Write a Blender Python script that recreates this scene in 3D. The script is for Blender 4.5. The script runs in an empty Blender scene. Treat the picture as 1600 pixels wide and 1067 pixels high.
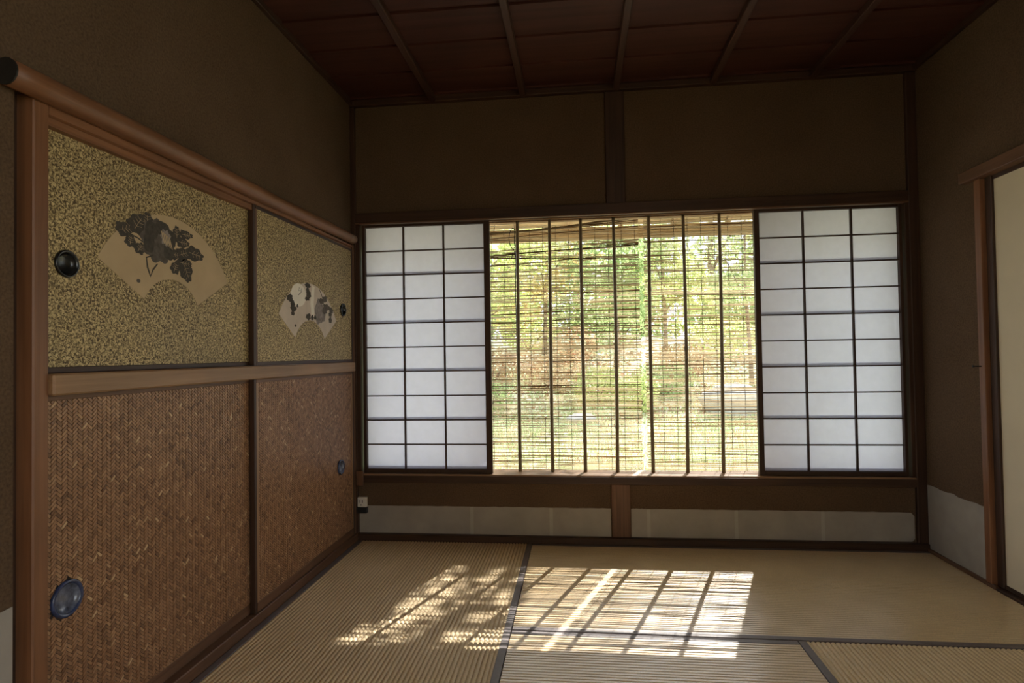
import bpy, bmesh, math, random
from mathutils import Vector, Matrix
R = random.Random(7)
sc = bpy.context.scene
COL = sc.collection

# ------------------------------------------------------------------ camera
F_PX, YAW, PITCH, ROLL = 929.13, 0.1102, 0.0214, 0.0153
CAM = Vector((1.1589, -2.9324, 0.9201))
c_, s_ = math.cos(YAW), math.sin(YAW); cp, sp = math.cos(PITCH), math.sin(PITCH)
fw = Vector((-s_, c_, 0)); rt = Vector((c_, s_, 0)); up = Vector((0, 0, 1))
fw2 = fw * cp + up * sp; up2 = up * cp - fw * sp
cr, sr = math.cos(ROLL), math.sin(ROLL)
# image x axis / y axis (roll)
ix = rt * cr - up2 * sr
iy = up2 * cr + rt * sr
cam_d = bpy.data.cameras.new('camera'); cam = bpy.data.objects.new('camera', cam_d); COL.objects.link(cam)
cam.matrix_world = Matrix(((ix.x, iy.x, -fw2.x, CAM.x), (ix.y, iy.y, -fw2.y, CAM.y), (ix.z, iy.z, -fw2.z, CAM.z), (0, 0, 0, 1)))
cam_d.sensor_fit = 'HORIZONTAL'; cam_d.sensor_width = 36.0; cam_d.lens = F_PX / 1600 * 36.0
cam_d.clip_start = 0.02; cam_d.clip_end = 200
sc.camera = cam

# ------------------------------------------------------------------ sky, sun, exposure
w = bpy.data.worlds.new('world'); sc.world = w; w.use_nodes = True
bg = w.node_tree.nodes['Background']
bg.inputs['Color'].default_value = (0.86, 0.925, 1.0, 1); bg.inputs['Strength'].default_value = 2.0
TO_SUN = Vector((0.358, 1.0, 1.0)).normalized()
sun_d = bpy.data.lights.new('sun', 'SUN'); sun_d.energy = 8.3; sun_d.angle = math.radians(0.3); sun_d.color = (1.0, 0.95, 0.87)
sun = bpy.data.objects.new('sun', sun_d); COL.objects.link(sun); sun.location = (4, 9, 9)
sun.rotation_euler = TO_SUN.to_track_quat('Z', 'Y').to_euler()
sc.view_settings.view_transform = 'Standard'; sc.view_settings.look = 'None'
sc.view_settings.gamma = 1.0; sc.view_settings.use_curve_mapping = False
sc.view_settings.exposure = 0.95
sc.cycles.max_bounces = 14; sc.cycles.diffuse_bounces = 8; sc.cycles.transmission_bounces = 8; sc.cycles.transparent_max_bounces = 16
sc.cycles.caustics_reflective = False; sc.cycles.caustics_refractive = False
sc.cycles.sample_clamp_indirect = 4.0

# ------------------------------------------------------------------ materials
def newmat(name):
    m = bpy.data.materials.new(name); m.use_nodes = True
    nt = m.node_tree; nt.nodes.clear()
    out = nt.nodes.new('ShaderNodeOutputMaterial')
    return m, nt, out
def N(nt, t, **kw):
    n = nt.nodes.new(t)
    for k, v in kw.items(): setattr(n, k, v)
    return n
def ramp(nt, stops):
    r = N(nt, 'ShaderNodeValToRGB'); e = r.color_ramp.elements
    while len(e) < len(stops): e.new(0.5)
    for i, (p, c) in enumerate(stops): e[i].position = p; e[i].color = (*c, 1)
    return r
def coords(nt, scale, kind='Object', rot=(0, 0, 0)):
    t = N(nt, 'ShaderNodeTexCoord'); mp = N(nt, 'ShaderNodeMapping')
    mp.inputs['Scale'].default_value = scale; mp.inputs['Rotation'].default_value = rot
    nt.links.new(t.outputs[kind], mp.inputs['Vector']); return mp.outputs['Vector']
def noise(nt, vec, scale, detail=4, rough=0.55, dist=0.0):
    n = N(nt, 'ShaderNodeTexNoise'); n.inputs['Scale'].default_value = scale; n.inputs['Detail'].default_value = detail
    n.inputs['Roughness'].default_value = rough; n.inputs['Distortion'].default_value = dist
    nt.links.new(vec, n.inputs['Vector']); return n.outputs['Fac']
def principled(nt, out, rough=0.6, spec=0.4):
    b = N(nt, 'ShaderNodeBsdfPrincipled'); b.inputs['Roughness'].default_value = rough
    b.inputs['Specular IOR Level'].default_value = spec
    nt.links.new(b.outputs[0], out.inputs['Surface']); return b
def bump(nt, b, fac, strength, dist=0.002):
    n = N(nt, 'ShaderNodeBump'); n.inputs['Strength'].default_value = strength; n.inputs['Distance'].default_value = dist
    nt.links.new(fac, n.inputs['Height']); nt.links.new(n.outputs[0], b.inputs['Normal'])
def plain(name, col, rough=0.6, spec=0.4, var=0.25, nscale=14, bmp=0.15):
    m, nt, out = newmat(name); b = principled(nt, out, rough, spec)
    f = noise(nt, coords(nt, (1, 1, 1)), nscale)
    r = ramp(nt, [(0.25, tuple(c * (1 - var) for c in col)), (0.75, tuple(min(1, c * (1 + var)) for c in col))])
    nt.links.new(f, r.inputs[0]); nt.links.new(r.outputs[0], b.inputs['Base Color'])
    if bmp: bump(nt, b, noise(nt, coords(nt, (1, 1, 1)), nscale * 8), bmp)
    return m
def wood(name, c1, c2, axis, rough=0.5, spec=0.35, grain=60):
    m, nt, out = newmat(name); b = principled(nt, out, rough, spec)
    s = [grain] * 3; s[axis] = grain * 0.035
    v = coords(nt, tuple(s))
    f = noise(nt, v, 1.0, 6, 0.6, 0.6)
    r = ramp(nt, [(0.3, c1), (0.5, tuple((a + d) / 2 for a, d in zip(c1, c2))), (0.72, c2)])
    nt.links.new(f, r.inputs[0])
    big = noise(nt, coords(nt, (1, 1, 1)), 2.5, 3)
    r2 = ramp(nt, [(0.3, (0.78, 0.78, 0.78)), (0.7, (1.12, 1.1, 1.08))]); nt.links.new(big, r2.inputs[0])
    mx = N(nt, 'ShaderNodeMix', data_type='RGBA', blend_type='MULTIPLY'); mx.inputs[0].default_value = 1
    nt.links.new(r.outputs[0], mx.inputs[6]); nt.links.new(r2.outputs[0], mx.inputs[7])
    nt.links.new(mx.outputs[2], b.inputs['Base Color'])
    bump(nt, b, f, 0.25, 0.001)
    return m

M = {}
def plaster(name, c1, c2):
    m, nt, out = newmat(name); b = principled(nt, out, 0.92, 0.1)
    v = coords(nt, (1, 1, 1))
    f = noise(nt, v, 3.0, 5); g = noise(nt, v, 160.0, 3)
    r = ramp(nt, [(0.3, c1), (0.7, c2)]); nt.links.new(f, r.inputs[0])
    r2 = ramp(nt, [(0.3, (0.75, 0.75, 0.75)), (0.7, (1.2, 1.2, 1.2))]); nt.links.new(g, r2.inputs[0])
    mx = N(nt, 'ShaderNodeMix', data_type='RGBA', blend_type='MULTIPLY'); mx.inputs[0].default_value = 1
    nt.links.new(r.outputs[0], mx.inputs[6]); nt.links.new(r2.outputs[0], mx.inputs[7])
    nt.links.new(mx.outputs[2], b.inputs['Base Color']); bump(nt, b, g, 0.3, 0.001)
    return m
M['plaster'] = plaster('brown_plaster', (0.102, 0.064, 0.037), (0.128, 0.083, 0.050))
M['pale_plaster'] = plaster('cream_plaster', (0.66, 0.58, 0.46), (0.74, 0.66, 0.54))  # kept pale so the unseen next room bounces light forward
M['koshi'] = plain('grey_paper', (0.36, 0.325, 0.275), 0.85, 0.15, 0.12, 9, 0.1)
M['koshi_seam'] = plain('grey_paper_overlap', (0.42, 0.39, 0.34), 0.85, 0.15, 0.1, 9, 0.1)
for ax, n in ((0, 'x'), (1, 'y'), (2, 'z')):
    M['dark_' + n] = wood('dark_wood_' + n, (0.035, 0.018, 0.011), (0.075, 0.038, 0.023), ax)
    M['brown_' + n] = wood('brown_wood_' + n, (0.10, 0.05, 0.028), (0.19, 0.10, 0.055), ax)
    M['warm_' + n] = wood('warm_wood_' + n, (0.165, 0.072, 0.033), (0.265, 0.122, 0.058), ax, 0.45)
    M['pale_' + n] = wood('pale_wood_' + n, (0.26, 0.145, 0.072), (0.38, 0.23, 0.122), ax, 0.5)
M['ceil'] = wood('ceiling_board', (0.052, 0.019, 0.013), (0.090, 0.034, 0.024), 0, 0.5, 0.3, 26)
M['batten'] = wood('ceiling_batten', (0.045, 0.021, 0.014), (0.08, 0.038, 0.026), 1, 0.5)
M['soffit'] = wood('eave_board', (0.55, 0.42, 0.25), (0.70, 0.57, 0.38), 0, 0.6)
M['rafter'] = wood('eave_rafter', (0.30, 0.20, 0.11), (0.42, 0.30, 0.18), 1, 0.6)
M['roof'] = plain('roof_shingle', (0.09, 0.07, 0.05), 0.8)
M['black'] = plain('black_lacquer', (0.012, 0.012, 0.011), 0.25, 0.5, 0.1, 10, 0)
M['blackmat'] = plain('black_plastic', (0.02, 0.02, 0.02), 0.5, 0.4, 0.1, 10, 0)
M['cord'] = plain('dark_cord', (0.035, 0.025, 0.02), 0.8)
M['thread'] = plain('blind_thread', (0.05, 0.035, 0.02), 0.8)
M['white'] = plain('outlet_white', (0.72, 0.68, 0.58), 0.4, 0.4, 0.05, 5, 0)
M['iron'] = plain('iron', (0.02, 0.018, 0.016), 0.5)
M['bamboo'] = wood('bamboo_culm', (0.13, 0.09, 0.04), (0.24, 0.175, 0.08), 2, 0.35, 0.5, 30)

def translucent(name, c_diff, c_trans, fac, var=0.0, nscale=20, attr=None, rough=None):
    m, nt, out = newmat(name)
    d = N(nt, 'ShaderNodeBsdfDiffuse'); t = N(nt, 'ShaderNodeBsdfTranslucent'); mx = N(nt, 'ShaderNodeMixShader')
    mx.inputs[0].default_value = fac
    d.inputs['Color'].default_value = (*c_diff, 1); t.inputs['Color'].default_value = (*c_trans, 1)
    nt.links.new(d.outputs[0], mx.inputs[1]); nt.links.new(t.outputs[0], mx.inputs[2]); nt.links.new(mx.outputs[0], out.inputs['Surface'])
    if var:
        if attr:
            src = N(nt, 'ShaderNodeAttribute', attribute_name=attr).outputs['Fac']
        else:
            src = noise(nt, coords(nt, (1, 1, 1)), nscale)
        for sh, c in ((d, c_diff), (t, c_trans)):
            r = ramp(nt, [(0.2, tuple(x * (1 - var) for x in c)), (0.8, tuple(min(1, x * (1 + var)) for x in c))])
            nt.links.new(src, r.inputs[0]); nt.links.new(r.outputs[0], sh.inputs['Color'])
    return m
M['paper'] = translucent('shoji_paper', (0.78, 0.79, 0.80), (0.400, 0.408, 0.500), 0.5, 0.04, 25)
def reedmat():
    m, nt, out = newmat('blind_reed')
    d = N(nt, 'ShaderNodeBsdfDiffuse'); t = N(nt, 'ShaderNodeBsdfTranslucent'); mx = N(nt, 'ShaderNodeMixShader'); mx.inputs[0].default_value = 0.5
    oi = N(nt, 'ShaderNodeObjectInfo')
    r = ramp(nt, [(0.0, (0.16, 0.09, 0.045)), (0.18, (0.46, 0.35, 0.23)), (0.45, (0.70, 0.62, 0.48)), (1.0, (0.82, 0.77, 0.66))])
    nt.links.new(oi.outputs['Random'], r.inputs[0])
    for sh in (d, t): nt.links.new(r.outputs[0], sh.inputs['Color'])
    nt.links.new(d.outputs[0], mx.inputs[1]); nt.links.new(t.outputs[0], mx.inputs[2]); nt.links.new(mx.outputs[0], out.inputs['Surface'])
    return m
M['reed'] = reedmat()
def leafmat(name, cols, trans_gain=1.5):
    m, nt, out = newmat(name)
    a = N(nt, 'ShaderNodeAttribute', attribute_name='tint').outputs['Fac']
    r = ramp(nt, [(i / (len(cols) - 1), c) for i, c in enumerate(cols)]); nt.links.new(a, r.inputs[0])
    d = N(nt, 'ShaderNodeBsdfDiffuse'); t = N(nt, 'ShaderNodeBsdfTranslucent'); mx = N(nt, 'ShaderNodeMixShader'); mx.inputs[0].default_value = 0.55
    g = N(nt, 'ShaderNodeMix', data_type='RGBA', blend_type='MULTIPLY'); g.inputs[0].default_value = 1; g.inputs[7].default_value = (trans_gain,) * 3 + (1,)
    nt.links.new(r.outputs[0], d.inputs['Color']); nt.links.new(r.outputs[0], g.inputs[6]); nt.links.new(g.outputs[2], t.inputs['Color'])
    nt.links.new(d.outputs[0], mx.inputs[1]); nt.links.new(t.outputs[0], mx.inputs[2]); nt.links.new(mx.outputs[0], out.inputs['Surface'])
    return m
M['leaf_a'] = leafmat('leaf_yellow_green', [(0.22, 0.28, 0.11), (0.42, 0.47, 0.20), (0.62, 0.63, 0.32)])
M['leaf_b'] = leafmat('leaf_deep_green', [(0.15, 0.21, 0.10), (0.29, 0.36, 0.17), (0.48, 0.53, 0.29)])
M['leaf_c'] = leafmat('leaf_autumn', [(0.44, 0.32, 0.18), (0.52, 0.45, 0.22), (0.52, 0.53, 0.24)])
M['litter'] = leafmat('leaf_litter', [(0.30, 0.16, 0.10), (0.48, 0.33, 0.20), (0.62, 0.56, 0.40)], 1.1)
M['grass'] = leafmat('grass_blade', [(0.24, 0.34, 0.14), (0.42, 0.51, 0.27), (0.66, 0.70, 0.50)], 1.3)
M['bark'] = plain('tree_bark', (0.22, 0.17, 0.125), 0.9, 0.1, 0.4, 18, 0.5)
M['stone'] = plain('garden_stone', (0.38, 0.37, 0.34), 0.85, 0.2, 0.3, 9, 0.5)

# tatami
def tatami_mat(ax):
    m, nt, out = newmat('tatami_rush_' + ax); b = principled(nt, out, 0.31 if ax == 'x' else 0.55, 0.5); b.inputs['IOR'].default_value = 2.3 if ax == 'x' else 1.4
    tv = N(nt, 'ShaderNodeCombineXYZ'); tv.inputs[0].default_value = float(ax == 'y'); tv.inputs[1].default_value = float(ax == 'x')
    b.inputs['Anisotropic'].default_value = 0.3; nt.links.new(tv.outputs[0], b.inputs['Tangent'])
    v = coords(nt, (1, 1, 1))
    f = noise(nt, v, 5.0, 4); g = noise(nt, v, 240.0, 2)
    r = ramp(nt, [(0.3, (0.64, 0.475, 0.265)), (0.7, (0.74, 0.57, 0.335))]); nt.links.new(f, r.inputs[0])
    r2 = ramp(nt, [(0.3, (0.85, 0.85, 0.85)), (0.7, (1.08, 1.08, 1.08))]); nt.links.new(g, r2.inputs[0])
    mx = N(nt, 'ShaderNodeMix', data_type='RGBA', blend_type='MULTIPLY'); mx.inputs[0].default_value = 1
    nt.links.new(r.outputs[0], mx.inputs[6]); nt.links.new(r2.outputs[0], mx.inputs[7]); nt.links.new(mx.outputs[2], b.inputs['Base Color'])
    return m
M['tatami_x'] = tatami_mat('x'); M['tatami_y'] = tatami_mat('y')
M['heri'] = plain('mat_border_cloth', (0.15, 0.122, 0.118), 0.45, 0.6, 0.12, 60, 0.2)

# speckled door paper
def speckle():
    m, nt, out = newmat('speckled_paper'); b = principled(nt, out, 0.55, 0.3)
    v = coords(nt, (1, 1, 1))
    f = noise(nt, v, 185.0, 2.5, 0.5, 0.9)
    r = ramp(nt, [(0.40, (0.09, 0.058, 0.024)), (0.50, (0.33, 0.242, 0.112)), (0.62, (0.66, 0.52, 0.27))]); nt.links.new(f, r.inputs[0])
    g = noise(nt, v, 2.6, 3)
    r2 = ramp(nt, [(0.3, (0.86, 0.85, 0.84)), (0.7, (1.1, 1.08, 1.0))]); nt.links.new(g, r2.inputs[0])
    mx = N(nt, 'ShaderNodeMix', data_type='RGBA', blend_type='MULTIPLY'); mx.inputs[0].default_value = 1
    nt.links.new(r.outputs[0], mx.inputs[6]); nt.links.new(r2.outputs[0], mx.inputs[7]); nt.links.new(mx.outputs[2], b.inputs['Base Color'])
    return m
M['speckle'] = speckle()
M['fan_tan'] = plain('fan_paper_tan', (0.52, 0.385, 0.225), 0.7, 0.2, 0.1, 10, 0)
M['fan_pale'] = plain('fan_paper_pale', (0.60, 0.50, 0.40), 0.7, 0.2, 0.12, 14, 0)
M['fan_white'] = plain('fan_paint_white', (0.80, 0.74, 0.62), 0.7, 0.2, 0.08, 14, 0)
M['ink'] = plain('ink_dark', (0.080, 0.070, 0.058), 0.8, 0.1, 0.25, 90, 0)
M['ink_mid'] = plain('ink_wash', (0.125, 0.108, 0.09), 0.8, 0.1, 0.35, 60, 0)
M['ink_rock'] = plain('ink_wash_grey', (0.25, 0.21, 0.185), 0.7, 0.2, 0.45, 40, 0)
def ajiro_mat():
    m, nt, out = newmat('woven_bamboo'); b = principled(nt, out, 0.42, 0.4)
    a = N(nt, 'ShaderNodeAttribute', attribute_name='tint').outputs['Fac']
    r = ramp(nt, [(0.0, (0.17, 0.085, 0.042)), (0.5, (0.335, 0.178, 0.090)), (0.85, (0.43, 0.25, 0.13)), (1.0, (0.58, 0.39, 0.215))]); nt.links.new(a, r.inputs[0])
    nt.links.new(r.outputs[0], b.inputs['Base Color'])
    return m
M['ajiro'] = ajiro_mat()
M['ajiro_back'] = plain('woven_backing', (0.035, 0.022, 0.014), 0.9)
M['porc'] = plain('blue_porcelain', (0.035, 0.05, 0.11), 0.15, 0.6, 0.5, 60, 0)
M['porc_light'] = plain('blue_grey_porcelain', (0.11, 0.125, 0.17), 0.15, 0.6, 0.6, 70, 0)
M['cream'] = plain('cream_door_paper', (0.68, 0.59, 0.42), 0.75, 0.2, 0.06, 4, 0.05)
M['floorwood'] = wood('subfloor_wood', (0.22, 0.14, 0.08), (0.34, 0.23, 0.14), 1)
def groundmat():
    m, nt, out = newmat('garden_ground'); b = principled(nt, out, 0.95, 0.05)
    v = coords(nt, (1, 1, 1))
    f = noise(nt, v, 1.1, 5); g = noise(nt, v, 9.0, 5)
    r = ramp(nt, [(0.36, (0.46, 0.33, 0.25)), (0.47, (0.58, 0.55, 0.43)), (0.58, (0.42, 0.47, 0.28)), (0.7, (0.64, 0.64, 0.54))]); nt.links.new(f, r.inputs[0])
    r2 = ramp(nt, [(0.3, (0.65, 0.65, 0.65)), (0.7, (1.25, 1.25, 1.25))]); nt.links.new(g, r2.inputs[0])
    mx = N(nt, 'ShaderNodeMix', data_type='RGBA', blend_type='MULTIPLY'); mx.inputs[0].default_value = 1
    nt.links.new(r.outputs[0], mx.inputs[6]); nt.links.new(r2.outputs[0], mx.inputs[7]); nt.links.new(mx.outputs[2], b.inputs['Base Color'])
    return m
M['ground'] = groundmat()

# ------------------------------------------------------------------ helpers
def empty(name, loc):
    o = bpy.data.objects.new(name, None); COL.objects.link(o); o.location = loc; o.empty_display_size = 0.05
    return o
def root_loc(p):
    v = Vector((0, 0, 0))
    while p is not None: v += p.location; p = p.parent
    return v
def link(name, me, parent=None, loc=(0, 0, 0)):
    o = bpy.data.objects.new(name, me); COL.objects.link(o); o.location = loc
    if parent is not None: o.parent = parent
    return o
def obj(name, bm, mat, parent=None, smooth=False, kind=None, at=None):
    """link a bmesh whose verts are in world coordinates as one mesh object"""
    if parent is not None:
        o0 = root_loc(parent)
        bmesh.ops.translate(bm, verts=bm.verts, vec=-o0); loc = (0, 0, 0)
    elif at is not None:
        bmesh.ops.translate(bm, verts=bm.verts, vec=-Vector(at)); loc = at
    else: loc = (0, 0, 0)
    me = bpy.data.meshes.new(name); bm.to_mesh(me); bm.free()
    for m in (mat if isinstance(mat, (list, tuple)) else [mat]): me.materials.append(m)
    if smooth:
        for p in me.polygons: p.use_smooth = True
    o = link(name, me, parent, loc)
    if kind: o['kind'] = kind
    return o
def tag(o, label, cat, group=None):
    o['label'] = label; o['category'] = cat
    if group: o['group'] = group
    return o
def struct(o, label=None):
    o['kind'] = 'structure'
    if label: o['label'] = label
    return o
def bx(bm, x0, x1, y0, y1, z0, z1, bev=0.0):
    vs = [bm.verts.new((x, y, z)) for z in (z0, z1) for y in (y0, y1) for x in (x0, x1)]
    fs = [bm.faces.new([vs[i] for i in f]) for f in ((0, 2, 3, 1), (4, 5, 7, 6), (0, 1, 5, 4), (2, 6, 7, 3), (0, 4, 6, 2), (1, 3, 7, 5))]
    if bev:
        es = list({e for f in fs for e in f.edges})
        bmesh.ops.bevel(bm, geom=es, offset=bev, segments=1, affect='EDGES', profile=0.5)
    return bm
def box(*a, bev=0.0): return bx(bmesh.new(), *a, bev=bev)
def tube(bm, pts, rads, n=8, cap=True):
    rings = []
    for i, p in enumerate(pts):
        p = Vector(p)
        d = Vector(pts[min(i + 1, len(pts) - 1)]) - Vector(pts[max(i - 1, 0)])
        d.normalize()
        a = d.orthogonal().normalized() if i == 0 else (a - d * a.dot(d)).normalized()
        b = d.cross(a)
        r = rads[i] if isinstance(rads, (list, tuple)) else rads
        rings.append([bm.verts.new(p + (a * math.cos(t) + b * math.sin(t)) * r) for t in [2 * math.pi * k / n for k in range(n)]])
    for A, B in zip(rings, rings[1:]):
        for k in range(n): bm.faces.new((A[k], A[(k + 1) % n], B[(k + 1) % n], B[k]))
    if cap and n > 2:
        bm.faces.new(rings[0][::-1]); bm.faces.new(rings[-1])
    return bm
def prism_x(bm, poly, x0, x1):
    """polygon given as (y, z), extruded along x from x0 (back) to x1 (front, facing +x)"""
    a = [bm.verts.new((x0, y, z)) for y, z in poly]; b = [bm.verts.new((x1, y, z)) for y, z in poly]
    n = len(poly)
    bm.faces.new(b); bm.faces.new(a[::-1])
    for i in range(n): bm.faces.new((a[i], a[(i + 1) % n], b[(i + 1) % n], b[i]))
    bmesh.ops.recalc_face_normals(bm, faces=bm.faces)
    return bm
def lathe_x(bm, cy, cz, prof, n=28, sy=1.0, sz=1.0):
    """profile (r, x) swept about the x axis through (cy, cz)"""
    rings = []
    for r, x in prof:
        if r < 1e-6: rings.append([bm.verts.new((x, cy, cz))])
        else: rings.append([bm.verts.new((x, cy + r * sy * math.cos(2 * math.pi * k / n), cz + r * sz * math.sin(2 * math.pi * k / n))) for k in range(n)])
    for A, B in zip(rings, rings[1:]):
        for k in range(n):
            a0, a1 = A[k % len(A)], A[(k + 1) % len(A)]; b0, b1 = B[k % len(B)], B[(k + 1) % len(B)]
            q = []
            for vv in (a0, a1, b1, b0):
                if vv not in q: q.append(vv)
            if len(q) > 2: bm.faces.new(q)
    bmesh.ops.recalc_face_normals(bm, faces=bm.faces)
    return bm

W, H, D = 2.73, 2.2227, 2.80        # room width, ceiling, depth (window wall at y=0)
ZS, ZL = 0.328, 1.592               # sill top, lintel underside
XL, XR = 0.062, 2.668               # window opening

# ------------------------------------------------------------------ ground and house floor
def gz(x, y):
    z = -0.45
    if y > 7.5:
        t = min(1, (y - 7.5) / 9.0); z += t * t * (3 - 2 * t) * (1.75 + 0.25 * math.sin(x * 0.5 + 1.0))
    z += 0.03 * math.sin(x * 2.3 + 1) * math.sin(y * 1.9) if y > 1.2 else 0
    return z
bm = bmesh.new(); gx = [-34, -22, -14] + [-9 + 0.6 * i for i in range(37)] + [16, 24, 38]; gy = [-34, -22, -14, -8, -3, 0.3] + [0.9 + 0.6 * i for i in range(38)] + [27, 34, 48]
gv = [[bm.verts.new((x, y, gz(x, y))) for x in gx] for y in gy]
for j in range(len(gy) - 1):
    for i in range(len(gx) - 1): bm.faces.new((gv[j][i], gv[j][i + 1], gv[j + 1][i + 1], gv[j + 1][i]))
struct(obj('ground', bm, M['ground'], smooth=True), 'mossy garden ground with leaf litter outside the window')
struct(obj('floor', box(-1.2, 3.9, -6.6, 0.12, -0.14, -0.056), M['floorwood']), 'wooden subfloor under the mats')
struct(obj('floor.001', box(-1.2, 3.9, -6.6, -D, -0.055, -0.002), M['floorwood']), 'wooden floor of the adjoining room')

# ------------------------------------------------------------------ walls
# back wall (window wall): one mesh around the opening
bm = bmesh.new()
bx(bm, -0.2, 2.95, 0.0, 0.10, ZL + 0.055, 2.35)
bx(bm, -0.2, 2.95, 0.0, 0.10, -0.1, 0.285)
bx(bm, -0.2, XL - 0.02, 0.0, 0.10, 0.285, ZL + 0.055); bx(bm, XR + 0.02, 2.95, 0.0, 0.10, 0.285, ZL + 0.055)
wall_back = struct(obj('wall_back', bm, M['plaster']), 'dark brown plaster wall around the wide paper window')
bm = bmesh.new()
bx(bm, -0.16, 0.018, -D, 0.0, 1.484, 2.35)                      # above the closet
bx(bm, -0.16, 0.018, -D, -1.842, -0.1, 1.484)                   # near part beside the closet
bx(bm, -0.62, -0.60, -1.82, 0.0, -0.1, 1.5)                     # closet interior back
bx(bm, -0.60, -0.01, -1.80, -0.01, 1.43, 1.449); bx(bm, -0.60, -0.11, -1.84, -1.801, -0.1, 1.45)
wall_left = struct(obj('wall_left', bm, M['plaster']), 'brown plaster wall above the sliding closet doors')
bm = bmesh.new()
bx(bm, W, W + 0.14, -0.43, 0.0, -0.1, 2.35); bx(bm, W, W + 0.14, -D, -0.43, 1.60, 2.35); bx(bm, W + 0.06, W + 0.14, -D, -0.43, -0.1, 1.60)
wall_right = struct(obj('wall_right', bm, M['plaster']), 'brown plaster wall with grey paper dado and cream door')
# adjoining room behind the camera: opening in the partition, side windows added and walls kept pale for fill light
bm = bmesh.new()
bx(bm, -1.2, 0.0, -D - 0.10, -D, -0.1, 2.35); bx(bm, W, 3.9, -D - 0.10, -D, -0.1, 2.35); bx(bm, 0.0, W, -D - 0.10, -D, 1.95, 2.35)
struct(obj('wall_partition', bm, M['plaster']), 'partition wall with a wide opening to the next room')
bm = bmesh.new()
bx(bm, -1.2, 3.9, -6.6, -6.5, -0.1, 2.35)                       # closed far wall
WY0, WY1, WZ0, WZ1 = -5.6, -3.05, 0.12, 2.05                     # unseen side windows added to the adjoining room, sized for fill light
for xa, xb in ((-0.30, -0.20), (W + 0.20, W + 0.30)):
    bx(bm, xa, xb, -6.5, WY0, -0.1, 2.35); bx(bm, xa, xb, WY1, -D - 0.1, -0.1, 2.35)
    bx(bm, xa, xb, WY0, WY1, -0.1, WZ0); bx(bm, xa, xb, WY0, WY1, WZ1, 2.35)
struct(obj('wall_rear', bm, M['pale_plaster']), 'unseen pale walls of the adjoining room with side windows added for fill light')
struct(obj('ceiling.001', box(-1.3, 4.0, -6.6, -D - 0.02, 2.30, 2.36), M['soffit']), 'ceiling of the adjoining room')  # unseen, pale boards chosen to bounce light into the tatami room

# ------------------------------------------------------------------ ceiling: boards, battens, edge trims
ceiling = struct(empty('ceiling', (1.36, -1.4, H)), 'dark red-brown board ceiling with slim battens')
struct(obj('roof_deck', box(-1.3, 4.0, -6.6, 0.10, 2.36, 2.42), M['roof']), 'roof deck above the ceiling')
pitch = 0.232
edges = [0.0] + [-0.055 - pitch * k for k in range(0, 12)] + [-D]
for k in range(len(edges) - 1):
    y1, y0 = edges[k], edges[k + 1]
    bm = bmesh.new()
    # each board laps over its neighbour: far edge a little higher, near edge lower
    za, zb = H + 0.006, H - 0.003
    vs = [bm.verts.new(p) for p in ((0, y0 - 0.006, zb), (W, y0 - 0.006, zb), (W, y1, za), (0, y1, za), (0, y0 - 0.006, zb + 0.012), (W, y0 - 0.006, zb + 0.012), (W, y1, za + 0.012), (0, y1, za + 0.012))]
    for f in ((0, 1, 2, 3)[::-1], (4, 5, 6, 7), (0, 4, 5, 1)[::-1], (1, 5, 6, 2)[::-1], (2, 6, 7, 3)[::-1], (3, 7, 4, 0)[::-1]): bm.faces.new([vs[i] for i in f])
    bmesh.ops.recalc_face_normals(bm, faces=bm.faces)
    o = obj('board', bm, M['ceil'], ceiling)
for k in range(1, 6):
    x = 0.455 * k
    obj('batten', box(x - 0.015, x + 0.015, -D, -0.03, H - 0.028, H + 0.004, bev=0.003), M['batten'], ceiling)
struct(obj('trim_1', box(0.018, W, -0.035, 0.0, H - 0.026, H + 0.02, bev=0.003), M['dark_x']), 'dark ceiling edge trim over the window wall')
struct(obj('trim_2', box(0.018, 0.038, -D, -0.036, H - 0.022, H + 0.02, bev=0.002), M['dark_y']), 'dark ceiling edge trim along the closet wall')
struct(obj('trim_3', box(W - 0.02, W, -D, -0.036, H - 0.022, H + 0.02, bev=0.002), M['dark_y']), 'dark ceiling edge trim along the cream door wall')

# ------------------------------------------------------------------ posts of the window wall
struct(obj('trim_4', box(1.309, 1.402, -0.014, 0.0, ZL + 0.055, H - 0.026, bev=0.003), M['dark_z']), 'dark wooden post above the window centre')
struct(obj('trim_5', box(1.307, 1.398, -0.014, 0.0, 0.03, 0.284, bev=0.003), M['brown_z']), 'reddish brown wooden post below the window centre')
struct(obj('trim_6', box(0.018, 0.042, -0.024, 0.0, 0.03, H - 0.026, bev=0.003), M['dark_z']), 'slim dark corner post between closet and window')
struct(obj('trim_7', box(W - 0.045, W, -0.022, 0.0, 0.03, H - 0.026, bev=0.003), M['dark_z']), 'dark corner post right of the window')
# lintel with grooves
lint = struct(empty('trim_8', (1.36, 0.03, ZL)), 'dark grooved wooden lintel over the window')
obj('beam', box(0.042, W - 0.045, -0.024, 0.11, ZL + 0.006, ZL + 0.056, bev=0.002), M['dark_x'], lint)
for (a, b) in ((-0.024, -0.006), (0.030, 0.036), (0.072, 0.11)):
    obj('ridge', box(0.042, W - 0.045, a, b, ZL, ZL + 0.0065, bev=0.001), M['pale_x'] if a > 0 else M['brown_x'], lint)  # outer ridges paler: light along the groove edges put into the wood colour
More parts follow.
